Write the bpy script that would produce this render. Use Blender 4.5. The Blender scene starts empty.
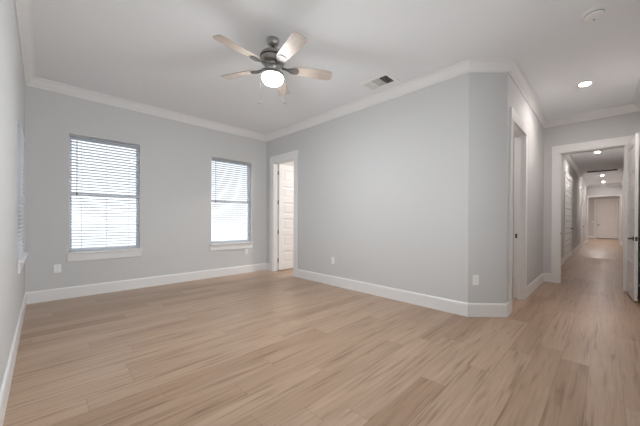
import bpy, bmesh, math, random
from mathutils import Vector, Matrix
random.seed(7)
sc = bpy.context.scene
PI = math.pi

# ------------------------------------------------------------------ camera
TH, PT, RO = 0.80611, -0.00399, 0.00534
CAM_H = 1.15618
r0 = Vector((math.cos(TH), -math.sin(TH), 0)); f0 = Vector((math.sin(TH), math.cos(TH), 0)); up0 = Vector((0, 0, 1))
fw = f0*math.cos(PT) + up0*math.sin(PT); u1 = -f0*math.sin(PT) + up0*math.cos(PT)
rt = r0*math.cos(RO) + u1*math.sin(RO); uu = u1*math.cos(RO) - r0*math.sin(RO)
cd = bpy.data.cameras.new('camera'); cam = bpy.data.objects.new('camera', cd); sc.collection.objects.link(cam)
cam.matrix_world = Matrix(((rt.x, uu.x, -fw.x, 0), (rt.y, uu.y, -fw.y, 0), (rt.z, uu.z, -fw.z, CAM_H), (0, 0, 0, 1)))
cd.sensor_width = 36; cd.lens = 280.65/640*36
cd.shift_x = -15.96/640; cd.shift_y = 7.95/640
cd.clip_start = 0.03; cd.clip_end = 300
sc.camera = cam

# ------------------------------------------------------------------ world, exposure
SKY = 1.2
w = bpy.data.worlds.new('world'); sc.world = w; w.use_nodes = True
bg = w.node_tree.nodes['Background']; bg.inputs[0].default_value = (0.93, 0.97, 1.0, 1); bg.inputs[1].default_value = SKY
sc.view_settings.view_transform = 'Standard'; sc.view_settings.look = 'None'
sc.view_settings.gamma = 1; sc.view_settings.use_curve_mapping = False
sc.view_settings.exposure = 0.62
sc.cycles.max_bounces = 16; sc.cycles.diffuse_bounces = 10; sc.cycles.transparent_max_bounces = 12
FAN_LAMP, CAN_LAMP, HALL_LAMP, NEXT_LAMP = 245.0, 295.0, 450.0, 580.0
FAR_LAMP = 1400.0
# added fill lamps set in the two unseen, made-up windows of the near wall
FILL_NEAR = 11.0
for dx_ in (.85, 2.20):
    ld = bpy.data.lights.new('near_fill', 'AREA'); ld.shape = 'RECTANGLE'; ld.size = 1.15; ld.size_y = 1.70; ld.energy = FILL_NEAR; ld.color = (.95, .98, 1.0)
    o_ = bpy.data.objects.new('near_fill', ld); sc.collection.objects.link(o_); o_.location = (dx_, -.58, 1.515); o_.rotation_euler = (math.radians(112), 0, 0)

# ------------------------------------------------------------------ materials
def mat(name, col, rough=0.5, metal=0.0, bump=None, spec=0.5):
    m = bpy.data.materials.new(name); m.use_nodes = True
    nt = m.node_tree; b = nt.nodes['Principled BSDF']
    b.inputs['Base Color'].default_value = (*col, 1); b.inputs['Roughness'].default_value = rough
    b.inputs['Metallic'].default_value = metal; b.inputs['Specular IOR Level'].default_value = spec
    n = nt.nodes.new('ShaderNodeTexNoise'); tc = nt.nodes.new('ShaderNodeTexCoord')
    nt.links.new(tc.outputs['Object'], n.inputs['Vector'])
    sc_, st = bump if bump else (40, 0.02)
    n.inputs['Scale'].default_value = sc_; n.inputs['Detail'].default_value = 3
    bp = nt.nodes.new('ShaderNodeBump'); bp.inputs['Strength'].default_value = st; bp.inputs['Distance'].default_value = 0.002
    nt.links.new(n.outputs['Fac'], bp.inputs['Height']); nt.links.new(bp.outputs['Normal'], b.inputs['Normal'])
    return m

def emis(name, col, strength):
    m = bpy.data.materials.new(name); m.use_nodes = True; nt = m.node_tree
    b = nt.nodes['Principled BSDF']; b.inputs['Base Color'].default_value = (.9, .9, .9, 1)
    b.inputs['Emission Color'].default_value = (*col, 1); b.inputs['Emission Strength'].default_value = strength
    return m

M = {}
M['wall'] = mat('wall_paint', (.655, .66, .66), .75, bump=(90, .12), spec=.25)
M['ceil'] = mat('ceiling_paint', (.885, .91, .935), .9, bump=(70, .12), spec=.15)
M['trim'] = mat('white_trim_paint', (.85, .85, .85), .35)
M['door'] = mat('white_door_paint', (.85, .845, .84), .32)
M['vinyl'] = mat('white_vinyl', (.84, .85, .87), .4)
M['plastic'] = mat('white_plastic', (.90, .90, .89), .35)
M['slot'] = mat('dark_slot', (.05, .05, .05), .6)
M['nickel'] = mat('brushed_nickel', (.40, .39, .38), .30, 1.0, bump=(200, .05))
M['bronze'] = mat('dark_bronze', (.10, .085, .075), .38, .8)
M['brass'] = mat('chain_metal', (.45, .43, .40), .35, .9)
M['fob'] = mat('dark_wood_fob', (.012, .010, .009), .7, spec=.2)
M['satin'] = mat('satin_nickel', (.22, .21, .20), .6, .9)
M['grille'] = mat('grey_grille', (.30, .30, .30), .6)
M['duct'] = mat('dark_duct', (.04, .04, .04), .9)
M['globe'] = emis('lit_frosted_globe', (.94, .975, 1.0), FAN_LAMP)
M['globe_rim'] = emis('frosted_globe_rim', (.94, .975, 1.0), 42.0)
M['lens'] = emis('lit_lens', (1.0, .905, .86), CAN_LAMP)
M['lens_hall'] = emis('lit_hall_lens', (1.0, .905, .86), HALL_LAMP)
M['lens_far'] = emis('lit_far_lens', (1.0, .905, .86), FAR_LAMP)
M['lens_next'] = emis('lit_next_room_lens', (1.0, .93, .88), NEXT_LAMP)
M['ground'] = mat('pale_ground', (.82, .82, .80), .9, bump=(4, .3))

def blind_mat():
    m = mat('white_blind_slat', (.86, .87, .89), .45)
    nt = m.node_tree; b = nt.nodes['Principled BSDF']; out = nt.nodes['Material Output']
    t = nt.nodes.new('ShaderNodeBsdfTranslucent'); t.inputs[0].default_value = (.93, .95, .98, 1)
    mx = nt.nodes.new('ShaderNodeMixShader'); mx.inputs[0].default_value = .62
    nt.links.new(b.outputs[0], mx.inputs[1]); nt.links.new(t.outputs[0], mx.inputs[2]); nt.links.new(mx.outputs[0], out.inputs[0])
    return m
M['blind'] = blind_mat()

def glass_mat():
    m = bpy.data.materials.new('window_glass'); m.use_nodes = True; nt = m.node_tree
    nt.nodes.remove(nt.nodes['Principled BSDF']); out = nt.nodes['Material Output']
    tr = nt.nodes.new('ShaderNodeBsdfTransparent'); tr.inputs[0].default_value = (.93, .95, .96, 1)
    gl = nt.nodes.new('ShaderNodeBsdfGlossy'); gl.inputs['Roughness'].default_value = .02
    fr = nt.nodes.new('ShaderNodeFresnel'); fr.inputs[0].default_value = 1.45
    mx = nt.nodes.new('ShaderNodeMixShader')
    nt.links.new(fr.outputs[0], mx.inputs[0]); nt.links.new(tr.outputs[0], mx.inputs[1]); nt.links.new(gl.outputs[0], mx.inputs[2])
    nt.links.new(mx.outputs[0], out.inputs[0]); return m
M['glass'] = glass_mat()

def nd(nt, t, **k):
    n = nt.nodes.new(t)
    for a, v in k.items(): setattr(n, a, v)
    return n
def mth(nt, op, a, b=None):
    n = nd(nt, 'ShaderNodeMath', operation=op)
    for i, v in enumerate((a, b)):
        if v is None: continue
        if isinstance(v, (int, float)): n.inputs[i].default_value = v
        else: nt.links.new(v, n.inputs[i])
    return n.outputs[0]

def floor_mat():
    m = bpy.data.materials.new('oak_plank_floor'); m.use_nodes = True; nt = m.node_tree; L = nt.links.new
    b = nt.nodes['Principled BSDF']
    geo = nd(nt, 'ShaderNodeNewGeometry'); sp = nd(nt, 'ShaderNodeSeparateXYZ'); L(geo.outputs['Position'], sp.inputs[0])
    x, y = sp.outputs[0], sp.outputs[1]
    W, LEN = 0.178, 1.45
    yr = mth(nt, 'DIVIDE', mth(nt, 'ADD', y, 20.03), W); row = mth(nt, 'FLOOR', yr); fy = mth(nt, 'FRACT', yr)
    wn = nd(nt, 'ShaderNodeTexWhiteNoise', noise_dimensions='1D'); L(row, wn.inputs['W'])
    xr = mth(nt, 'ADD', mth(nt, 'DIVIDE', mth(nt, 'ADD', x, 20.0), LEN), mth(nt, 'MULTIPLY', wn.outputs['Value'], 7.3))
    col = mth(nt, 'FLOOR', xr); fx = mth(nt, 'FRACT', xr)
    cb = nd(nt, 'ShaderNodeCombineXYZ'); L(row, cb.inputs[0]); L(col, cb.inputs[1])
    wid = nd(nt, 'ShaderNodeTexWhiteNoise', noise_dimensions='2D'); L(cb.outputs[0], wid.inputs['Vector'])
    pid = wid.outputs['Value']
    # grain coordinates, shifted per plank
    g = nd(nt, 'ShaderNodeCombineXYZ')
    L(mth(nt, 'ADD', mth(nt, 'MULTIPLY', x, 1.0), mth(nt, 'MULTIPLY', pid, 53.0)), g.inputs[0])
    L(mth(nt, 'MULTIPLY', y, 20.0), g.inputs[1]); L(mth(nt, 'MULTIPLY', pid, 17.0), g.inputs[2])
    n1 = nd(nt, 'ShaderNodeTexNoise'); L(g.outputs[0], n1.inputs['Vector'])
    n1.inputs['Scale'].default_value = 1.6; n1.inputs['Detail'].default_value = 5; n1.inputs['Distortion'].default_value = .6
    g2 = nd(nt, 'ShaderNodeCombineXYZ')
    L(mth(nt, 'ADD', mth(nt, 'MULTIPLY', x, 4.0), mth(nt, 'MULTIPLY', pid, 31.0)), g2.inputs[0])
    L(mth(nt, 'MULTIPLY', y, 90.0), g2.inputs[1])
    n2 = nd(nt, 'ShaderNodeTexNoise'); L(g2.outputs[0], n2.inputs['Vector']); n2.inputs['Scale'].default_value = 1.2; n2.inputs['Detail'].default_value = 4
    # plank tone
    r1 = nd(nt, 'ShaderNodeValToRGB'); L(pid, r1.inputs[0]); e = r1.color_ramp.elements
    e[0].position = 0; e[0].color = (.360, .238, .158, 1); e[1].position = 1; e[1].color = (.475, .343, .250, 1)
    for p_, c_ in ((.18, (.400, .276, .190, 1)), (.5, (.432, .306, .215, 1)), (.8, (.458, .326, .233, 1))):
        q = e.new(p_); q.color = c_
    # grain tint
    r2 = nd(nt, 'ShaderNodeValToRGB'); L(n1.outputs['Fac'], r2.inputs[0]); e = r2.color_ramp.elements
    e[0].position = .30; e[0].color = (.60, .53, .47, 1); e[1].position = .72; e[1].color = (1.08, 1.08, 1.08, 1)
    q = e.new(.44); q.color = (.93, .915, .90, 1)
    mx = nd(nt, 'ShaderNodeMix', data_type='RGBA', blend_type='MULTIPLY'); mx.inputs[0].default_value = 1
    L(r1.outputs[0], mx.inputs[6]); L(r2.outputs[0], mx.inputs[7])
    r3 = nd(nt, 'ShaderNodeValToRGB'); L(n2.outputs['Fac'], r3.inputs[0]); e = r3.color_ramp.elements
    e[0].position = .3; e[0].color = (.90, .88, .86, 1); e[1].position = .65; e[1].color = (1.03, 1.03, 1.03, 1)
    mx2 = nd(nt, 'ShaderNodeMix', data_type='RGBA', blend_type='MULTIPLY'); mx2.inputs[0].default_value = 1
    L(mx.outputs[2], mx2.inputs[6]); L(r3.outputs[0], mx2.inputs[7])
    # seams
    ey = mth(nt, 'MULTIPLY', mth(nt, 'MINIMUM', fy, mth(nt, 'SUBTRACT', 1.0, fy)), W)
    ex = mth(nt, 'MULTIPLY', mth(nt, 'MINIMUM', fx, mth(nt, 'SUBTRACT', 1.0, fx)), LEN)
    ed = mth(nt, 'MINIMUM', ex, ey)
    seam = nd(nt, 'ShaderNodeMapRange'); L(ed, seam.inputs[0]); seam.inputs[1].default_value = .0008; seam.inputs[2].default_value = .0028
    seam.inputs[3].default_value = .72; seam.inputs[4].default_value = 1.0
    mx3 = nd(nt, 'ShaderNodeMix', data_type='RGBA', blend_type='MULTIPLY'); mx3.inputs[0].default_value = 1
    L(mx2.outputs[2], mx3.inputs[6])
    cc = nd(nt, 'ShaderNodeCombineColor')
    for i in range(3): L(seam.outputs[0], cc.inputs[i])
    L(cc.outputs[0], mx3.inputs[7]); L(mx3.outputs[2], b.inputs['Base Color'])
    rr = nd(nt, 'ShaderNodeMapRange'); L(n1.outputs['Fac'], rr.inputs[0]); rr.inputs[3].default_value = .27; rr.inputs[4].default_value = .37
    L(rr.outputs[0], b.inputs['Roughness']); b.inputs['Specular IOR Level'].default_value = .45
    hh = mth(nt, 'ADD', mth(nt, 'MULTIPLY', seam.outputs[0], 1.0), mth(nt, 'MULTIPLY', n2.outputs['Fac'], .15))
    bp = nd(nt, 'ShaderNodeBump'); bp.inputs['Strength'].default_value = .25; bp.inputs['Distance'].default_value = .0015
    L(hh, bp.inputs['Height']); L(bp.outputs[0], b.inputs['Normal'])
    return m
M['floor'] = floor_mat()

def blade_mat():
    m = mat('pale_maple_blade', (.66, .57, .49), .42)
    nt = m.node_tree; b = nt.nodes['Principled BSDF']; L = nt.links.new
    tc = nd(nt, 'ShaderNodeTexCoord'); mp = nd(nt, 'ShaderNodeMapping'); L(tc.outputs['Object'], mp.inputs[0])
    mp.inputs['Scale'].default_value = (3, 45, 1)
    n = nd(nt, 'ShaderNodeTexNoise'); L(mp.outputs[0], n.inputs['Vector']); n.inputs['Scale'].default_value = 1.5; n.inputs['Detail'].default_value = 4
    r = nd(nt, 'ShaderNodeValToRGB'); L(n.outputs['Fac'], r.inputs[0]); e = r.color_ramp.elements
    e[0].position = .3; e[0].color = (.44, .36, .30, 1); e[1].position = .7; e[1].color = (.55, .48, .42, 1)
    L(r.outputs[0], b.inputs['Base Color']); return m
M['blade'] = blade_mat()

# ------------------------------------------------------------------ helpers
def link(o, parent=None):
    sc.collection.objects.link(o)
    if parent is not None: o.parent = parent
    return o
def obj(name, bm, m, parent=None, smooth=False, bevel=0):
    me = bpy.data.meshes.new(name)
    bmesh.ops.recalc_face_normals(bm, faces=bm.faces)
    bm.to_mesh(me); bm.free()
    for mm in (m if isinstance(m, (list, tuple)) else [m]): me.materials.append(mm)
    if smooth:
        for p in me.polygons: p.use_smooth = True
    o = bpy.data.objects.new(name, me); link(o, parent)
    if bevel:
        md = o.modifiers.new('bevel', 'BEVEL'); md.width = bevel; md.segments = 2; md.limit_method = 'ANGLE'
    if smooth:
        try:
            me.set_sharp_from_angle(angle=math.radians(40))
        except Exception: pass
    return o
def tag(o, label, cat, group=None, kind=None):
    o['label'] = label; o['category'] = cat
    if group: o['group'] = group
    if kind: o['kind'] = kind
    return o
def struct(name, bm, m, label, cat, smooth=False, bevel=0):
    return tag(obj(name, bm, m, None, smooth, bevel), label, cat, kind='structure')
def empty(name, loc, rotz=0, mtx=None):
    o = bpy.data.objects.new(name, None); link(o); o.empty_display_size = .1
    if mtx is not None: o.matrix_world = mtx
    else: o.location = loc; o.rotation_euler = (0, 0, rotz)
    return o
def box(bm, x0, x1, y0, y1, z0, z1):
    v = [bm.verts.new(p) for p in ((x0,y0,z0),(x1,y0,z0),(x1,y1,z0),(x0,y1,z0),(x0,y0,z1),(x1,y0,z1),(x1,y1,z1),(x0,y1,z1))]
    for f in ((0,3,2,1),(4,5,6,7),(0,1,5,4),(1,2,6,5),(2,3,7,6),(3,0,4,7)): bm.faces.new([v[i] for i in f])
    return v
def new(): return bmesh.new()
def bxm(*a):
    bm = new(); box(bm, *a); return bm
def lathe(bm, prof, n=32, cx=0, cy=0, cap=True):
    rings = []
    for r, z in prof:
        rings.append([bm.verts.new((cx+r*math.cos(2*PI*i/n), cy+r*math.sin(2*PI*i/n), z)) for i in range(n)])
    for a, b in zip(rings, rings[1:]):
        for i in range(n): bm.faces.new((a[i], a[(i+1) % n], b[(i+1) % n], b[i]))
    if cap:
        bm.faces.new(rings[0]); bm.faces.new(list(reversed(rings[-1])))
    return bm
def tube(bm, pts, r, n=10):
    pts = [Vector(p) for p in pts]; rings = []
    for i, p in enumerate(pts):
        d = (pts[min(i+1, len(pts)-1)] - pts[max(i-1, 0)]).normalized()
        a = d.orthogonal().normalized() if i == 0 else (a - d*a.dot(d)).normalized()
        b = d.cross(a)
        rr = r[i] if isinstance(r, (list, tuple)) else r
        rings.append([bm.verts.new(p + (a*math.cos(2*PI*k/n) + b*math.sin(2*PI*k/n))*rr) for k in range(n)])
    for a_, b_ in zip(rings, rings[1:]):
        for i in range(n): bm.faces.new((a_[i], a_[(i+1) % n], b_[(i+1) % n], b_[i]))
    bm.faces.new(rings[0]); bm.faces.new(list(reversed(rings[-1])))
    return bm
def wall_mesh(o, u, n, t, u0, u1, z0, z1, holes=()):
    """wall with its room face on the line o + u*s, thickness t away from n; holes = (s0, s1, z0, z1)"""
    o, u, n = Vector((*o, 0)), Vector((*u, 0)), Vector((*n, 0))
    us = sorted({u0, u1, *[h[0] for h in holes], *[h[1] for h in holes]}); zs = sorted({z0, z1, *[h[2] for h in holes], *[h[3] for h in holes]})
    us = [a for a in us if u0 <= a <= u1]; zs = [a for a in zs if z0 <= a <= z1]
    def solid(i, j):
        if not (0 <= i < len(us)-1 and 0 <= j < len(zs)-1): return False
        cu, cz = (us[i]+us[i+1])/2, (zs[j]+zs[j+1])/2
        return not any(h[0] < cu < h[1] and h[2] < cz < h[3] for h in holes)
    bm = new(); cache = {}
    def V(s, z, d):
        k = (round(s, 5), round(z, 5), d)
        if k not in cache: cache[k] = bm.verts.new(o + u*s - n*(t*d) + Vector((0, 0, z)))
        return cache[k]
    for i in range(len(us)-1):
        for j in range(len(zs)-1):
            if not solid(i, j): continue
            a, b, c, d = us[i], us[i+1], zs[j], zs[j+1]
            for k in (0, 1): bm.faces.new((V(a,c,k), V(b,c,k), V(b,d,k), V(a,d,k)))
            if not solid(i-1, j): bm.faces.new((V(a,c,0), V(a,d,0), V(a,d,1), V(a,c,1)))
            if not solid(i+1, j): bm.faces.new((V(b,c,0), V(b,d,0), V(b,d,1), V(b,c,1)))
            if not solid(i, j-1): bm.faces.new((V(a,c,0), V(b,c,0), V(b,c,1), V(a,c,1)))
            if not solid(i, j+1): bm.faces.new((V(a,d,0), V(b,d,0), V(b,d,1), V(a,d,1)))
    return bm
def miter_dirs(path, closed):
    P = [Vector((*p, 0)) for p in path]; N = len(P); nl = []
    seg = N if closed else N-1
    for i in range(seg):
        d = (P[(i+1) % N]-P[i]).normalized(); nl.append(Vector((-d.y, d.x, 0)))   # room on the left
    out = []
    for i in range(N):
        if closed: a, b = nl[(i-1) % seg], nl[i % seg]
        else: a, b = nl[max(i-1, 0)], nl[min(i, seg-1)]
        m = (a+b); m /= (1 + a.dot(b)); out.append(m)
    return P, out
def sweep_seg(P, Mt, i, j, prof):
    """prof: (offset, z) loop swept from P[i] to P[j] with mitred ends"""
    bm = new(); rings = []
    for k in (i, j): rings.append([bm.verts.new(P[k] + Mt[k]*o + Vector((0, 0, z))) for o, z in prof])
    n = len(prof)
    for q in range(n): bm.faces.new((rings[0][q], rings[1][q], rings[1][(q+1) % n], rings[0][(q+1) % n]))
    bm.faces.new(rings[0]); bm.faces.new(list(reversed(rings[1])))
    return bm

# ------------------------------------------------------------------ the room
H = 3.05
AX, BY, CX = -.171, 5.605, 3.540
DY, EX, EY, FX, GY = 1.19, 3.857, .856, 6.640, -.405
T = .15; TI = .11
DOOR_H = 2.415
C_OPEN = (4.57, 5.33); E_OPEN = (4.085, 4.87); F_OPEN = (-.245, .62)
WZ0, WZ1 = .645, 2.385
AZ0, AZ1 = .735, 2.09
W1 = (.255, 1.113); W2 = (2.29, 3.157); W3 = (4.06, 4.925); W5 = (.25, 1.45); W6 = (1.60, 2.80)  # W5 and W6 are unseen openings added to brighten the room
HTILT = -.0108
def hl(X): return .837 + HTILT*(X-9.09)             # hall's left wall line
def hr(X): return hl(X) - 1.33                        # hall's right wall line
XE = 19.8                                             # the end of the hall
XF = 25.8

struct('floor', bxm(-.4, 27.0, -3.2, 8.0, -.12, 0), M['floor'], 'light oak plank floor running through the room into the hallway', 'floor')
struct('ceiling', bxm(-.4, 27.0, -3.2, 8.0, H, H+.12), M['ceil'], 'flat white painted ceiling over room and hallway', 'ceiling')
struct('ground', bxm(-40, 8, 9.2, 60, -.6, -.3), M['ground'], 'pale ground outside beyond the back windows', 'ground')
struct('wall_left', wall_mesh((AX, 0), (0, 1), (1, 0), T, GY-T, BY+T, 0, H, [(W3[0], W3[1], AZ0, AZ1)]), M['wall'], 'light grey wall at the left edge with one side window', 'wall')
struct('wall_back', wall_mesh((0, BY), (1, 0), (0, -1), T, AX-.0, 6.6, 0, H, [(W1[0], W1[1], WZ0, WZ1), (W2[0], W2[1], WZ0, WZ1)]), M['wall'], 'light grey wall holding the two blind covered windows', 'wall')
struct('wall_right', wall_mesh((CX, 0), (0, 1), (-1, 0), TI, DY, BY, 0, H, [(C_OPEN[0], C_OPEN[1], -1, DOOR_H)]), M['wall'], 'long light grey wall between corner door and angled corner', 'wall')
bm = new()
pl = [(CX, DY), (EX, EY), (EX, EY+TI), (CX+TI, DY)]
lo = [bm.verts.new((*p, 0)) for p in pl]; hi = [bm.verts.new((*p, H)) for p in pl]
for i in range(4): bm.faces.new((lo[i], lo[(i+1) % 4], hi[(i+1) % 4], hi[i]))
bm.faces.new(lo); bm.faces.new(hi)
struct('wall_corner', bm, M['wall'], 'narrow angled grey wall section at the outside corner', 'wall')
struct('wall_alcove', wall_mesh((0, EY), (1, 0), (0, -1), TI, EX, FX, 0, H, [(E_OPEN[0], E_OPEN[1], -1, DOOR_H)]), M['wall'], 'grey wall between the angled corner and the hallway entry, with a doorway', 'wall')
struct('wall_entry', wall_mesh((FX, 0), (0, 1), (-1, 0), TI, GY-.15, 1.4, 0, H, [(F_OPEN[0], F_OPEN[1], -1, DOOR_H)]), M['wall'], 'grey wall around the hallway opening', 'wall')
struct('wall_near', wall_mesh((0, GY), (1, 0), (0, 1), T, AX-T, FX, 0, H, [(W5[0], W5[1], WZ0, WZ1), (W6[0], W6[1], WZ0, WZ1)]), M['wall'], 'grey wall behind the open hallway door, along the right edge', 'wall')
# adjoining room behind the corner door, closet behind the alcove door
struct('wall_next_room', wall_mesh((0, 3.0), (1, 0), (0, 1), TI, CX+TI, 6.6, 0, H), M['wall'], 'wall of the room behind the corner door', 'wall')
struct('wall_next_room_end', wall_mesh((6.6, 0), (0, 1), (-1, 0), TI, EY+TI+.4, BY+T, 0, H), M['wall'], 'end wall of the room behind the corner door', 'wall')
# hallway
hx0 = FX+TI
def hall_wall(fn, x0, x1, side, holes=()):
    p0, p1 = Vector((x0, fn(x0))), Vector((x1, fn(x1))); d = (p1-p0); L_ = d.length; d.normalize()
    n = (d.y, -d.x) if side > 0 else (-d.y, d.x)
    return wall_mesh(p0, d, n, TI, 0, L_, 0, H, holes)
HD1 = (10.15, 11.95); HD2 = (16.2, 17.3)
struct('wall_hall_left', hall_wall(hl, hx0, XE, 1), M['wall'], 'left grey wall of the hallway with a closed door', 'wall')
struct('wall_hall_right', hall_wall(hr, hx0, XE, -1), M['wall'], 'right grey wall of the hallway, mostly behind the open door', 'wall')
EO = (hr(XE)+.05, hl(XE)-.045)
struct('wall_hall_end', wall_mesh((XE, 0), (0, 1), (-1, 0), .14, -3.0, 3.0, 0, H, [(EO[0], EO[1], -1, 2.43)]), M['wall'], 'wall with the wide opening at the end of the hallway', 'wall')
struct('wall_far', wall_mesh((XF, 0), (0, 1), (-1, 0), .14, -3.0, 3.0, 0, H), M['wall'], 'farthest grey wall behind the white door', 'wall')
struct('wall_far_left', wall_mesh((0, 2.2), (1, 0), (0, -1), .14, XE, XF+.14, 0, H), M['wall'], 'side wall of the space beyond the hallway', 'wall')
struct('wall_far_right', wall_mesh((0, -2.2), (1, 0), (0, 1), .14, XE, XF+.14, 0, H), M['wall'], 'right side wall of the space beyond the hallway', 'wall')

# ------------------------------------------------------------------ crown moulding and baseboards
ROOM = [(AX, GY), (FX, GY), (FX, EY), (EX, EY), (CX, DY), (CX, BY), (AX, BY)]
names = ['near', 'entry', 'alcove', 'corner', 'right', 'back', 'left']
where = {'near': 'along the right edge wall', 'entry': 'above the hallway opening', 'alcove': 'over the alcove wall', 'corner': 'over the angled corner wall',
         'right': 'along the long wall with the corner door', 'back': 'over the two windows', 'left': 'along the left wall'}
CD, CP = .116, .093
CROWN = [(0, H-CD), (.012, H-CD), (.014, H-CD+.016), (.022, H-CD+.026), (.040, H-CD+.044), (.058, H-CD+.070), (.068, H-CD+.088), (.080, H-CD+.098), (CP, H-.012), (CP, H), (0, H)]
P, Mt = miter_dirs(ROOM, True)
for i, nme in enumerate(names):
    struct('trim_crown_' + nme, sweep_seg(P, Mt, i, (i+1) % 7, CROWN), M['trim'], 'white crown moulding ' + where[nme], 'crown moulding')
BH, BT = .162, .015
BASE = [(0, 0), (BT, 0), (BT, BH-.018), (BT-.004, BH-.006), (BT-.008, BH), (0, BH)]
def base(name, path, label):
    P, Mt = miter_dirs(path, False)
    bm = new()
    for i in range(len(path)-1):
        s = sweep_seg(P, Mt, i, i+1, BASE)
        me = bpy.data.meshes.new('tmp'); s.to_mesh(me); s.free(); bm.from_mesh(me); bpy.data.meshes.remove(me)
    struct('baseboard_' + name, bm, M['trim'], label, 'baseboard')
CW = .11
def seg(i):                                             # whole mitred segment of the room outline
    P, Mt = miter_dirs(ROOM, True); return sweep_seg(P, Mt, i, (i+1) % 7, BASE)
for i, nme, lb in ((0, 'near', 'white baseboard along the right edge wall'), (3, 'corner', 'white baseboard under the angled corner wall'),
                   (5, 'back', 'white baseboard under the two windows'), (6, 'left', 'white baseboard along the left wall')):
    struct('baseboard_' + nme, seg(i), M['trim'], lb, 'baseboard')
def part_seg(path3, use):                               # open end(s) + mitre at a corner
    P, Mt = miter_dirs(path3, False); return sweep_seg(P, Mt, use[0], use[1], BASE)
struct('baseboard_right', part_seg([(EX, EY), (CX, DY), (CX, C_OPEN[0]-CW)], (1, 2)), M['trim'], 'long white baseboard under the wall right of the corner door', 'baseboard')
struct('baseboard_right_short', part_seg([(CX, C_OPEN[1]+CW), (CX, BY), (AX, BY)], (0, 1)), M['trim'], 'short white baseboard between corner door and back wall', 'baseboard')
struct('baseboard_alcove_short', part_seg([(E_OPEN[0]-CW, EY), (EX, EY), (CX, DY)], (0, 1)), M['trim'], 'short white baseboard between angled corner and the alcove doorway', 'baseboard')
struct('baseboard_alcove', part_seg([(FX, GY), (FX, EY), (E_OPEN[1]+CW, EY)], (1, 2)), M['trim'], 'white baseboard right of the alcove doorway', 'baseboard')
struct('baseboard_entry', part_seg([(FX, F_OPEN[1]+CW), (FX, EY), (E_OPEN[1], EY)], (0, 1)), M['trim'], 'short white baseboard left of the hallway opening', 'baseboard')
# hall crown and baseboards
hp = [(XE, hl(XE)), (hx0, hl(hx0))]
P, Mt = miter_dirs(hp, False)
struct('trim_crown_hall_left', sweep_seg(P, Mt, 0, 1, CROWN), M['trim'], 'white crown moulding along the left hallway wall', 'crown moulding')
hq = [(hx0, hr(hx0)), (XE, hr(XE))]
P, Mt = miter_dirs(hq, False)
struct('trim_crown_hall_right', sweep_seg(P, Mt, 0, 1, CROWN), M['trim'], 'white crown moulding along the right hallway wall', 'crown moulding')
base('hall_right', hq, 'white baseboard along the right hallway wall')
P, Mt = miter_dirs([(XE, EO[0]-0), (XE, EO[1])], False)
struct('trim_crown_hall_end', sweep_seg(P, Mt, 0, 1, CROWN), M['trim'], 'white crown moulding above the opening ending the hallway', 'crown moulding')
base('hall_left_near', [(HD1[0]-.13, hl(HD1[0]-.13)), (hx0, hl(hx0))], 'white baseboard at the near end of the left hallway wall')
base('hall_left_middle', [(HD2[0]-.13, hl(HD2[0]-.13)), (HD1[1]+.13, hl(HD1[1]+.13))], 'white baseboard beyond the closed hallway door')
base('hall_left_far', [(XE, hl(XE)), (HD2[1]+.13, hl(HD2[1]+.13))], 'white baseboard at the far end of the left hallway wall')
FD = (-.62, .435)                                       # far door opening
base('far_left', [(XF, FD[1]+.11), (XF, 2.2)], 'white baseboard left of the farthest door')
base('far_right', [(XF, -2.2), (XF, FD[0]-.11)], 'white baseboard right of the farthest door')

# ------------------------------------------------------------------ door casings (jamb lining, stop and architrave on both faces)
def casing(name, org, u, n, s0, s1, t, label, h=DOOR_H, side=CW, head=.14, both=True, cat='door casing'):
    """opening s0..s1 along u from org, n into the room; lining J thick inside the opening"""
    J = .018; bm = new()
    def bx3(a0, a1, d0, d1, z0, z1):                    # a along u, d along n
        vs = box(bm, a0, a1, d0, d1, z0, z1)
        for v in vs:
            c = v.co.copy(); v.co = Vector((org[0]+u[0]*c.x+n[0]*c.y, org[1]+u[1]*c.x+n[1]*c.y, c.z))
    bx3(s0, s0+J, -t, 0, 0, h); bx3(s1-J, s1, -t, 0, 0, h); bx3(s0+J, s1-J, -t, 0, h-J, h)
    bx3(s0+J, s0+J+.011, -t*.62, -t*.30, 0, h-J); bx3(s1-J-.011, s1-J, -t*.62, -t*.30, 0, h-J)
    bx3(s0+J+.011, s1-J-.011, -t*.62, -t*.30, h-J-.011, h-J)
    faces = [(0, .019)] + ([(-t-.019, -t)] if both else [])
    for d0, d1 in faces:
        bx3(s0-side, s0+.006, d0, d1, 0, h-.006); bx3(s1-.006, s1+side, d0, d1, 0, h-.006)
        o0, o1 = (d0, d1+.004) if d0 >= 0 else (d0-.004, d1)
        bx3(s0-side-.004, s1+side+.004, o0, o1, h-.006, h+head)
    return struct(name, bm, M['trim'], label, cat, bevel=.003)
casing('trim_corner_door', (CX, 0), (0, 1), (-1, 0), C_OPEN[0], C_OPEN[1], TI, 'white casing around the doorway at the back corner')
casing('trim_alcove_door', (0, EY), (1, 0), (0, -1), E_OPEN[0], E_OPEN[1], TI, 'white casing around the doorway just past the angled corner')
casing('trim_entry', (FX, 0), (0, 1), (-1, 0), F_OPEN[0], F_OPEN[1], TI, 'white casing around the hallway opening')
casing('trim_hall_end', (XE, 0), (0, 1), (-1, 0), EO[0], EO[1], .14, 'white casing lining the opening at the end of the hallway', h=2.43, side=.035, head=.05)
hd = Vector((1, HTILT)).normalized(); hn = (hd.y, -hd.x)
def hs(X): return (X)/hd.x
horg = (0, hl(0))
casing('trim_hall_door', horg, (hd.x, hd.y), hn, hs(HD1[0]), hs(HD1[1]), .02, 'white casing around the closed door in the hallway', side=.12, both=False)
casing('trim_hall_second_door', horg, (hd.x, hd.y), hn, hs(HD2[0]), hs(HD2[1]), .02, 'white casing around the second door down the hallway', side=.12, both=False)
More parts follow.
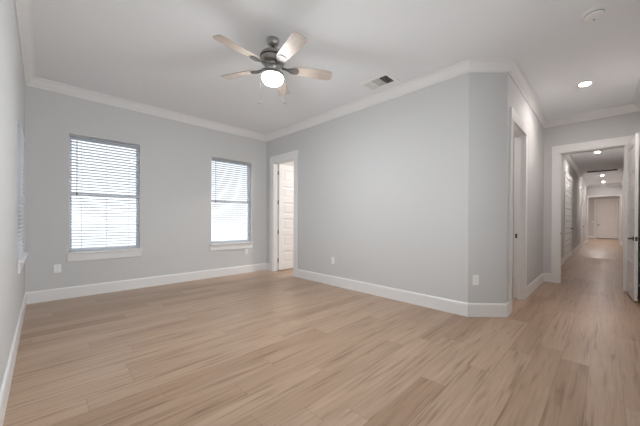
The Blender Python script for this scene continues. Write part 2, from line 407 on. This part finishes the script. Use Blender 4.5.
casing('trim_far_door', (XF, 0), (0, 1), (-1, 0), FD[0], FD[1], .03, 'white casing around the farthest door', h=2.50, both=False)

# ------------------------------------------------------------------ doors
def leaf_bm(w_, h, t=.036, panels=6):
    """six flat horizontal panels on both faces; x from the hinge, y thickness, z up"""
    bm = new()
    st = .115; top = .12; bot = .16; rail = .105
    ph = (h - top - bot - rail*(panels-1))/panels
    zs = [0]; rects = []
    z = bot
    for i in range(panels):
        rects.append((st, w_-st, z, z+ph)); z += ph + rail
    us = [0, st, w_-st, w_]; zs = [0] + [q for r in rects for q in r[2:]] + [h]
    def face(y, sgn):
        cache = {}
        def V(x, z, d=0):
            k = (round(x, 5), round(z, 5), round(d, 5))
            if k not in cache: cache[k] = bm.verts.new((x, y - sgn*d, z))
            return cache[k]
        for i in range(3):
            for j in range(len(zs)-1):
                if i == 1 and j % 2 == 1: continue
                a, b, c, d = us[i], us[i+1], zs[j], zs[j+1]
                bm.faces.new((V(a,c), V(b,c), V(b,d), V(a,d)))
        for (a, b, c, d) in rects:
            loops = [(0, 0), (.010, .009), (.034, .009), (.052, .003)]
            for (i0, d0), (i1, d1) in zip(loops, loops[1:]):
                A = [(a+i0, c+i0), (b-i0, c+i0), (b-i0, d-i0), (a+i0, d-i0)]; B = [(a+i1, c+i1), (b-i1, c+i1), (b-i1, d-i1), (a+i1, d-i1)]
                for k in range(4):
                    k2 = (k+1) % 4
                    bm.faces.new((V(*A[k], d0), V(*A[k2], d0), V(*B[k2], d1), V(*B[k], d1)))
            bm.faces.new([V(*q, loops[-1][1]) for q in B])
        return V
    V0 = face(0, -1); V1 = face(t, 1)
    bm.verts.ensure_lookup_table()
    for zz in range(len(zs)-1):
        for x in (0, w_):
            bm.faces.new((V0(x, zs[zz]), V0(x, zs[zz+1]), V1(x, zs[zz+1]), V1(x, zs[zz])))
    for i in range(3):
        for z in (0, h):
            bm.faces.new((V0(us[i], z), V0(us[i+1], z), V1(us[i+1], z), V1(us[i], z)))
    return bm
def lever(parent, x, z, t, side=-1, name='door_handle'):
    """lever handle; side -1 sits on the y=0 face, +1 on the y=t face; points to the hinge"""
    y = 0 if side < 0 else t
    bm = new()
    tmp = new(); lathe(tmp, [(.033, 0), (.033, .006), (.026, .011), (.012, .012), (.011, .045), (.013, .055)], 24)
    for v in tmp.verts: c = v.co.copy(); v.co = Vector((x+c.x, y+side*c.z, z+c.y))
    me = bpy.data.meshes.new('t'); tmp.to_mesh(me); tmp.free(); bm.from_mesh(me); bpy.data.meshes.remove(me)
    tube(bm, [(x+.008, y+side*.05, z), (x-.03, y+side*.052, z), (x-.08, y+side*.050, z-.002), (x-.115, y+side*.044, z-.003)], [.010, .0095, .009, .008])
    return obj(name, bm, M['bronze'], parent, smooth=True)
def hinge(parent, z, t, m):
    bm = new(); tube(bm, [(-.006, t+.004, z-.045), (-.006, t+.004, z+.045)], .007)
    box(bm, -.0012, .0, .004, t, z-.045, z+.045)
    return obj('hinge', bm, m, parent, smooth=True)
def door(name, loc, ang, w_, h, label, handle=(1, -1), hinges=True, hm='nickel', plate=False):
    d = obj(name, leaf_bm(w_, h), M['door']); d.location = loc; d.rotation_euler = (0, 0, ang)
    tag(d, label, 'door', kind='structure')
    for s in handle: lever(d, w_-.065, .885, .036, s)
    if plate: obj('latch_plate', bxm(w_-.0005, w_+.0015, .006, .030, .855, .915), M['bronze'], d)
    if hinges:
        for z in (.22, h*.36, h*.64, h-.2): hinge(d, z, .036, M[hm])
    return d
# corner door: hinged at the back-left jamb, swung 90 degrees into the next room
door('door_1', (CX+TI+.004, C_OPEN[1]-.022-.036, .02), 0, .72, DOOR_H-.035, 'white six panel door standing open in the corner doorway beside the window', handle=(-1, 1))
# hallway door: hinged at the right jamb, swung back into the room
a_ = math.atan2(-.045, -.775)
d2 = door('door_2', (FX-.018, F_OPEN[0]-.012, .022), a_, .79, DOOR_H-.03, 'white six panel door swung open at the right edge of the photo', handle=(-1, 1), plate=True)
# closed hallway door
ha = math.atan2(hd.y, hd.x)
def on_hall(X, off): return (X + hn[0]*off, hl(X) + hn[1]*off)
p = on_hall(HD1[0]+.022, .008)
door('door_3', (p[0], p[1], .03), ha, (HD1[1]-HD1[0])-.044, DOOR_H-.052, 'closed white panel door with dark lever on the left hallway wall', handle=(-1,), hm='bronze')
p = on_hall(HD2[0]+.022, .008)
door('door_4', (p[0], p[1], .03), ha, (HD2[1]-HD2[0])-.044, DOOR_H-.052, 'closed white door farther down the left hallway wall', handle=(-1,), hm='bronze')
door('door_5', (XF-.008, FD[0]+.022, .03), PI/2, (FD[1]-FD[0])-.044, 2.50-.052, 'closed white panel door at the far end of the hallway', handle=(1,), hinges=False)
bm = new(); box(bm, XF-.03, XF+.0, FD[0]+.02, FD[1]-.02, 0, .028)
struct('threshold', bm, M['bronze'], 'dark threshold under the farthest door', 'threshold')
# strike plates
tag(obj('strike_plate', bxm(E_OPEN[1]-.0195, E_OPEN[1]-.0178, EY+.082, EY+.108, .90, .965), M['bronze']), 'dark strike plate on the jamb just past the angled corner', 'strike plate')
tag(obj('strike_plate', bxm(FX+.003, FX+.040, F_OPEN[1]-.0200, F_OPEN[1]-.0178, .89, .955), M['bronze']), 'metal strike plate on the left jamb of the hallway opening', 'strike plate')

# ------------------------------------------------------------------ windows and blinds, built along +x with the room at -y
def window(name, mtx, w_, label, WZ0=WZ0, WZ1=WZ1):
    root = empty(name, None, mtx=mtx); tag(root, label, 'window', kind='structure')
    h = WZ1-WZ0; z0 = WZ0; y0, y1 = .075, .14
    bm = new(); f = .012
    box(bm, 0, f, y0, y1, z0, WZ1); box(bm, w_-f, w_, y0, y1, z0, WZ1); box(bm, f, w_-f, y0, y1, z0, z0+f); box(bm, f, w_-f, y0, y1, WZ1-f, WZ1)
    obj('window_frame', bm, M['vinyl'], root, bevel=.003)
    zm = z0 + h*.505
    for nm, a, b, ya, yb in (('lower_sash', z0+f, zm+.025, .082, .105), ('upper_sash', zm-.025, WZ1-f, .108, .131)):
        bm = new(); s = .022
        box(bm, f, f+s, ya, yb, a, b); box(bm, w_-f-s, w_-f, ya, yb, a, b); box(bm, f+s, w_-f-s, ya, yb, a, a+.045); box(bm, f+s, w_-f-s, ya, yb, b-.045, b)
        sash = obj(nm, bm, M['vinyl'], root, bevel=.002)
        obj('pane', bxm(f+s-.004, w_-f-s+.004, (ya+yb)/2-.002, (ya+yb)/2+.002, a+.041, b-.041), M['glass'], sash)
    bm = new(); box(bm, -.03, w_+.03, -.045, .0, z0-.008, z0+.020); box(bm, 0.001, w_-.001, 0, .075, z0-.008, z0+.020)
    obj('window_sill', bm, M['trim'], root, bevel=.004)
    obj('apron', bxm(-.022, w_+.022, -.017, 0, z0-.115, z0-.008), M['trim'], root, bevel=.003)
    return root
def blind(mtx, w_, label, wand=True, WZ0=WZ0, WZ1=WZ1):
    root = empty('window_blind', None, mtx=mtx); tag(root, label, 'window blind', group='white slatted blinds in the windows')
    top = WZ1-.004; z0 = WZ0+.020
    obj('headrail', bxm(.006, w_-.006, (.008), .060, top-.028, top), M['blind'], root, bevel=.002)
    obj('valance', bxm(.004, w_-.004, .002, .008, top-.032, top), M['blind'], root, bevel=.002)
    pitch = .0435; zt = top-.032-.026; zb = z0+.04
    n = int((zt-zb)/pitch)+1; tilt = math.radians(BLIND_TILT); bm = new()
    yc = .031; hw = .0255
    for i in range(n):
        z = zt-i*pitch
        sec = []
        for k in range(5):
            s = -1+k*.5; arch = .0028*(1-s*s)
            sec.append((yc + s*hw*math.cos(tilt) - arch*math.sin(tilt), z + s*hw*math.sin(tilt) + arch*math.cos(tilt)))
        lo_, hi_ = [], []
        for x in (.010, w_-.010):
            lo_.append([bm.verts.new((x, y, zz-.0014)) for y, zz in sec]); hi_.append([bm.verts.new((x, y, zz+.0014)) for y, zz in sec])
        for k in range(4):
            bm.faces.new((hi_[0][k], hi_[1][k], hi_[1][k+1], hi_[0][k+1])); bm.faces.new((lo_[0][k], lo_[0][k+1], lo_[1][k+1], lo_[1][k]))
            for e_ in (0, 1): bm.faces.new((lo_[e_][k], hi_[e_][k], hi_[e_][k+1], lo_[e_][k+1]))
        for k in (0, 4): bm.faces.new((lo_[0][k], lo_[1][k], hi_[1][k], hi_[0][k]))
    obj('slats', bm, M['blind'], root)
    obj('bottom_rail', bxm(.010, w_-.010, .010, .064, z0+.004, z0+.022), M['blind'], root, bevel=.003)
    for x in (.14, w_*.5, w_-.14):
        bm = new()
        for y in (yc-hw-.003, yc+hw+.003): box(bm, x-.0015, x+.0015, y-.0008, y+.0008, z0+.02, top-.05)
        obj('ladder_cord', bm, M['plastic'], root)
    if not wand: return root
    bm = new(); tube(bm, [(.085, -.004, top-.06), (.085, -.007, top-.84)], .0045, 8)
    wd = obj('tilt_wand', bm, M['grille'], root, smooth=True)
    bm = new(); lathe(bm, [(.0065, top-.90), (.0065, top-.84)], 10, .085, -.007); obj('wand_grip', bm, M['grille'], wd, smooth=True)
    return root
BLIND_TILT = -12
mB1 = Matrix.Translation((W1[0], BY, 0)); mB2 = Matrix.Translation((W2[0], BY, 0))
mA = Matrix.Translation((AX, W3[0], 0)) @ Matrix.Rotation(PI/2, 4, 'Z')
window('window_1', mB1, W1[1]-W1[0], 'window on the back wall nearest the left wall')
window('window_2', mB2, W2[1]-W2[0], 'window on the back wall nearest the corner door')
mG = Matrix.Translation((W5[1], GY, 0)) @ Matrix.Rotation(PI, 4, 'Z')  # this window and the next are made up to carry the fill lamps
window('added_window_1', mG, W5[1]-W5[0], 'added unseen window on the near wall behind the camera, lets fill light in')
mH = Matrix.Translation((W6[1], GY, 0)) @ Matrix.Rotation(PI, 4, 'Z')
window('added_window_2', mH, W6[1]-W6[0], 'second added unseen window on the near wall, right of the camera, lets fill light in')
window('window_3', mA, W3[1]-W3[0], 'window on the left wall seen edge on', AZ0, AZ1)
blind(mB1, W1[1]-W1[0], 'white slatted blind in the left window of the back wall')
blind(mB2, W2[1]-W2[0], 'white slatted blind in the window nearest the corner door')
blind(mA @ Matrix.Translation((0, -.022, 0)), W3[1]-W3[0], 'white slatted blind in the left wall window, seen edge on', False, AZ0, AZ1)
# sky portals at the panes, those of the added windows included
for i, (m_, w_) in enumerate(((mB1, W1[1]-W1[0]), (mB2, W2[1]-W2[0]), (mA, W3[1]-W3[0]), (mG, W5[1]-W5[0]), (mH, W6[1]-W6[0]))):
    ld = bpy.data.lights.new('daylight_portal', 'AREA'); ld.shape = 'RECTANGLE'; ld.size = w_; ld.size_y = (AZ1-AZ0 if i == 2 else WZ1-WZ0)
    ld.cycles.is_portal = True
    lo_ = bpy.data.objects.new('daylight_portal', ld); link(lo_)
    lo_.matrix_world = m_ @ Matrix.Translation((w_/2, .165, ((AZ0+AZ1)/2 if i == 2 else (WZ0+WZ1)/2))) @ Matrix.Rotation(-PI/2, 4, 'X')

# ------------------------------------------------------------------ ceiling fan
FXC, FYC = 1.672, 2.540
fan = tag(empty('ceiling_fan', (FXC, FYC, H)), 'brushed nickel ceiling fan with five pale wood blades and a lit globe', 'ceiling fan')
def z_(v): return v-H
bm = new(); lathe(bm, [(.066, 0), (.067, -.012), (.063, -.040), (.050, -.062), (.030, -.070), (.020, -.071)], 36); obj('canopy', bm, M['nickel'], fan, True)
bm = new(); lathe(bm, [(.013, -.068), (.013, -.130)], 20); obj('downrod', bm, M['bronze'], fan, True)
bm = new(); lathe(bm, [(.022, -.112), (.030, -.118), (.060, -.126), (.100, -.140), (.122, -.158), (.130, -.180), (.130, -.215), (.125, -.240), (.108, -.255), (.070, -.262)], 48)
mot = obj('motor_housing', bm, M['nickel'], fan, True)
bm = new(); lathe(bm, [(.1315, -.190), (.133, -.194), (.133, -.206), (.1315, -.210)], 48, cap=False); obj('motor_band', bm, M['bronze'], mot, True)
bm = new(); lathe(bm, [(.085, -.262), (.085, -.285), (.070, -.295), (.058, -.310), (.058, -.338), (.090, -.346), (.110, -.356), (.119, -.370), (.120, -.390), (.112, -.394)], 48)
obj('light_fitter', bm, M['nickel'], fan, True)
bm = new(); lathe(bm, [(.110, -.390), (.1115, -.402), (.109, -.416), (.100, -.436)], 48, cap=False)
gl_ = obj('glass_globe', bm, M['globe_rim'], fan, True)
bm = new(); lathe(bm, [(.100, -.436), (.086, -.452), (.060, -.463), (.030, -.470), (.004, -.472)], 48, cap=False); bm.faces.new([v for v in bm.verts if abs(v.co.z+.472) < 1e-5])
obj('lit_bowl', bm, M['globe'], gl_, True)
BZ = z_(2.755); R0, R1 = .205, .640
def blade_bm():
    bm = new(); pts = []
    n = 10
    prof = [(R0, .050), (R0+.02, .056), (R0+.12, .062), (R0+.26, .068), (R1-.045, .071), (R1-.022, .066), (R1-.006, .054), (R1, .036)]
    loop = [(x, -y) for x, y in prof] + [(x, y) for x, y in reversed(prof)]
    t = .006
    lo_ = [bm.verts.new((x, y, -t/2)) for x, y in loop]; hi_ = [bm.verts.new((x, y, t/2)) for x, y in loop]
    bm.faces.new(lo_); bm.faces.new(hi_)
    for i in range(len(loop)):
        j = (i+1) % len(loop); bm.faces.new((lo_[i], lo_[j], hi_[j], hi_[i]))
    return bm
def iron_bm():
    bm = new(); t = .005
    outline = [(.095, .018), (.135, .014), (.160, .020), (.190, .040), (.235, .046), (.262, .034), (.275, .012)]
    loop = [(x, -y) for x, y in outline] + [(x, y) for x, y in reversed(outline)]
    def zz(x): return -.006 if x > .18 else -.006 + (.18-x)*.22
    lo_ = [bm.verts.new((x, y, zz(x)-t)) for x, y in loop]; hi_ = [bm.verts.new((x, y, zz(x))) for x, y in loop]
    N = len(loop)
    for k in range(N//2-1):                             # quad strips so the arm can bend
        a, b, c, d = k, k+1, N-2-k, N-1-k
        bm.faces.new([lo_[i] for i in (a, b, c, d)]); bm.faces.new([hi_[i] for i in (a, b, c, d)])
    for i in range(N):
        j = (i+1) % N; bm.faces.new((lo_[i], lo_[j], hi_[j], hi_[i]))
    for (x, y) in ((.215, .025), (.215, -.025), (.25, 0)):
        lathe(bm, [(.007, zz(.2)-t-.003), (.007, zz(.2)-t)], 12, x, y)
    return bm
for k, ang in enumerate((114, 43, -31, -101, -173)):
    b_ = obj('blade', blade_bm(), M['blade'], fan)
    b_.matrix_local = Matrix.Translation((0, 0, BZ)) @ Matrix.Rotation(math.radians(ang), 4, 'Z') @ Matrix.Rotation(math.radians(-12), 4, 'X')
    obj('blade_iron', iron_bm(), M['satin'], b_)
for (dx, dy, L_, z0) in ((-.082, .070, .26, -.385), (.088, -.062, .245, -.385)):
    # chain hangs from the fitter rim
    x, y = dx, dy; rr = math.hypot(x, y); x, y = x/rr*.126, y/rr*.126
    bm = new(); tube(bm, [(x*.93, y*.93, z0+.012), (x, y, z0), (x, y, z0-L_)], .0010, 6); c_ = obj('pull_chain', bm, M['fob'], fan, True)
    bm = new(); lathe(bm, [(.002, z0-L_-.034), (.006, z0-L_-.030), (.0065, z0-L_-.012), (.003, z0-L_)], 14, x, y); obj('pull_fob', bm, M['fob'], c_, True)

# ------------------------------------------------------------------ ceiling fixtures
def can_light(x, y, lens, label, group='recessed ceiling lights in the hallway', r=.075):
    root = tag(empty('recessed_light', (x, y, H)), label, 'recessed light', group)
    bm = new(); lathe(bm, [(r*.80, -.001), (r*.82, -.008), (r*1.15, -.006), (r*1.25, 0), (r*.80, 0)], 32, cap=False); obj('trim_ring', bm, M['plastic'], root, True)
    bm = new(); lathe(bm, [(r*.80, -.0045), (r*.4, -.006), (.002, -.0065)], 32); obj('lens', bm, M[lens], root, True)
    return root
can_light(5.168, .214, 'lens', 'lit recessed ceiling light above the alcove before the hallway opening', 'recessed ceiling lights')
can_light(10.49, .165, 'lens_hall', 'nearest lit recessed light in the hallway ceiling', 'recessed ceiling lights', r=.06)
can_light(15.94, .10, 'lens_hall', 'second lit recessed light in the hallway ceiling', 'recessed ceiling lights', r=.06)
can_light(18.6, .08, 'lens_hall', 'farthest lit recessed light at the hallway end', 'recessed ceiling lights', r=.06)
can_light(22.0, .3, 'lens_far', 'recessed light in the space beyond the hallway', 'recessed ceiling lights')
can_light(4.45, 1.9, 'lens', 'recessed light in the small room past the angled corner', 'recessed ceiling lights')
can_light(5.0, 4.1, 'lens_next', 'recessed light in the room behind the corner door', 'recessed ceiling lights', r=.10)

sd = tag(empty('smoke_detector', (3.455, .085, H)), 'round white smoke detector on the ceiling near the top right', 'smoke detector')
bm = new(); lathe(bm, [(.082, 0), (.082, -.012), (.077, -.015)], 40); obj('base_plate', bm, M['plastic'], sd, True)
bm = new(); lathe(bm, [(.070, -.013), (.070, -.032), (.065, -.042), (.050, -.050), (.022, -.054), (.003, -.054)], 40); obj('cover', bm, M['plastic'], sd, True)
bm = new(); lathe(bm, [(.0695, -.022), (.0712, -.023), (.0712, -.029), (.0695, -.030)], 40, cap=False); obj('vent_ring', bm, M['grille'], sd, True)
bm = new(); lathe(bm, [(.009, -.0555), (.010, -.051)], 16, .025, .0); obj('test_button', bm, M['grille'], sd, True)

vt = tag(empty('air_vent', (3.19, 2.262, H)), 'white rectangular air supply vent on the ceiling by the long wall', 'air vent')
vx, vy = .150, .235
bm = new()
fr_ = .048
box(bm, -vx, vx, -vy, -vy+fr_, -.008, 0); box(bm, -vx, vx, vy-fr_, vy, -.008, 0); box(bm, -vx, -vx+fr_, -vy+fr_, vy-fr_, -.008, 0); box(bm, vx-fr_, vx, -vy+fr_, vy-fr_, -.008, 0)
ys = [-vy+fr_, -vy+fr_+(2*vy-2*fr_)/3, vy-fr_-(2*vy-2*fr_)/3, vy-fr_]
for y in ys[1:3]: box(bm, -vx+fr_, vx-fr_, y-.004, y+.004, -.007, 0)
obj('vent_frame', bm, M['plastic'], vt, bevel=.002)
obj('duct_opening', bxm(-vx+fr_, vx-fr_, -vy+fr_, vy-fr_, -.0012, -.0004), M['duct'], vt)
for k, tilt in enumerate((40, 0, -62)):
    bm = new(); c0, c1 = ys[k]+.004, ys[k+1]-.004
    n = 8
    for i in range(n):
        if k == 1:
            x = -vx+fr_+(i+.5)*(2*vx-2*fr_)/n; a = math.radians(4)
            vs = box(bm, -.008, .008, c0, c1, -.0006, .0006)
            for v in vs: q = v.co.copy(); v.co = Vector((x+q.x*math.cos(a), q.y, -.0085+q.x*math.sin(a)+q.z))
        else:
            y = c0+(i+.5)*(c1-c0)/n; a = math.radians(tilt)
            vs = box(bm, -vx+fr_, vx-fr_, -.008, .008, -.0006, .0006)
            for v in vs: q = v.co.copy(); v.co = Vector((q.x, y+q.y*math.cos(a), -.0075+q.y*math.sin(a)+q.z))
    obj('louvers', bm, M['plastic'], vt)

rg = tag(empty('return_grille', (14.42, .10, H)), 'dark return air grille across the hallway ceiling between the lights', 'return grille')
bm = new()
gx, gy = .15, .44
box(bm, -gx, -gx+.03, -gy, gy, -.012, 0); box(bm, gx-.03, gx, -gy, gy, -.012, 0); box(bm, -gx+.03, gx-.03, -gy, -gy+.03, -.012, 0); box(bm, -gx+.03, gx-.03, gy-.03, gy, -.012, 0)
obj('grille_frame', bm, M['plastic'], rg, bevel=.002)
bm = new()
for i in range(16):
    x = -gx+.04+i*(2*gx-.08)/15
    vs = box(bm, -.012, .012, -gy+.03, gy-.03, -.0006, .0006)
    for v in vs: q = v.co.copy(); a = math.radians(-45); v.co = Vector((x+q.x*math.cos(a), q.y, -.012+q.x*math.sin(a)+q.z))
obj('grille_blades', bm, M['duct'], rg)
obj('duct_opening', bxm(-gx+.03, gx-.03, -gy+.03, gy-.03, -.0012, -.0004), M['duct'], rg)

# ------------------------------------------------------------------ outlets and switches
def outlet(loc, ang, label, kind='wall_outlet', group='white wall outlets', gang=1):
    root = tag(empty(kind, loc, ang), label, 'wall outlet' if kind == 'wall_outlet' else 'light switch', group)
    ww = .037 if gang == 1 else .058
    obj('cover_plate', bxm(-ww, ww, -.006, 0, -.059, .059), M['plastic'], root, bevel=.002)
    cs = (0,) if gang == 1 else (-.023, .023)
    for cx_ in cs:
        if kind == 'wall_outlet':
            for dz in (-.021, .021):
                s = obj('socket', bxm(cx_-.017, cx_+.017, -.0085, -.006, dz-.015, dz+.015), M['plastic'], root, bevel=.003)
                bm = new()
                for sx in (-.006, .006): box(bm, cx_+sx-.001, cx_+sx+.001, -.0089, -.0084, dz-.002, dz+.007)
                box(bm, cx_-.002, cx_+.002, -.0089, -.0084, dz-.010, dz-.006)
                obj('slots', bm, M['slot'], s)
        else:
            obj('rocker', bxm(cx_-.0165, cx_+.0165, -.010, -.006, -.033, .033), M['plastic'], root, bevel=.002)
    return root
outlet((.139, BY, .444), 0, 'white outlet plate on the back wall left of the left window')
outlet((3.04, BY, .462), 0, 'white outlet plate under the right end of the second window')
outlet((CX, 3.464, .438), -PI/2, 'white outlet low on the long wall right of the corner door')
dd = Vector((EX-CX, EY-DY)); dl = dd.length; dd.normalize()
outlet((CX+dd.x*.093, DY+dd.y*.093, .440), math.atan2(dd.y, dd.x), 'white outlet low on the narrow angled corner wall')
p = on_hall(13.82, 0)
outlet((p[0], p[1], 1.10), ha, 'small white switch on the left hallway wall past the closed door', 'light_switch', 'white wall switches')
outlet((XF, .62, 1.12), -PI/2, 'small white switch beside the farthest door', 'light_switch', 'white wall switches')
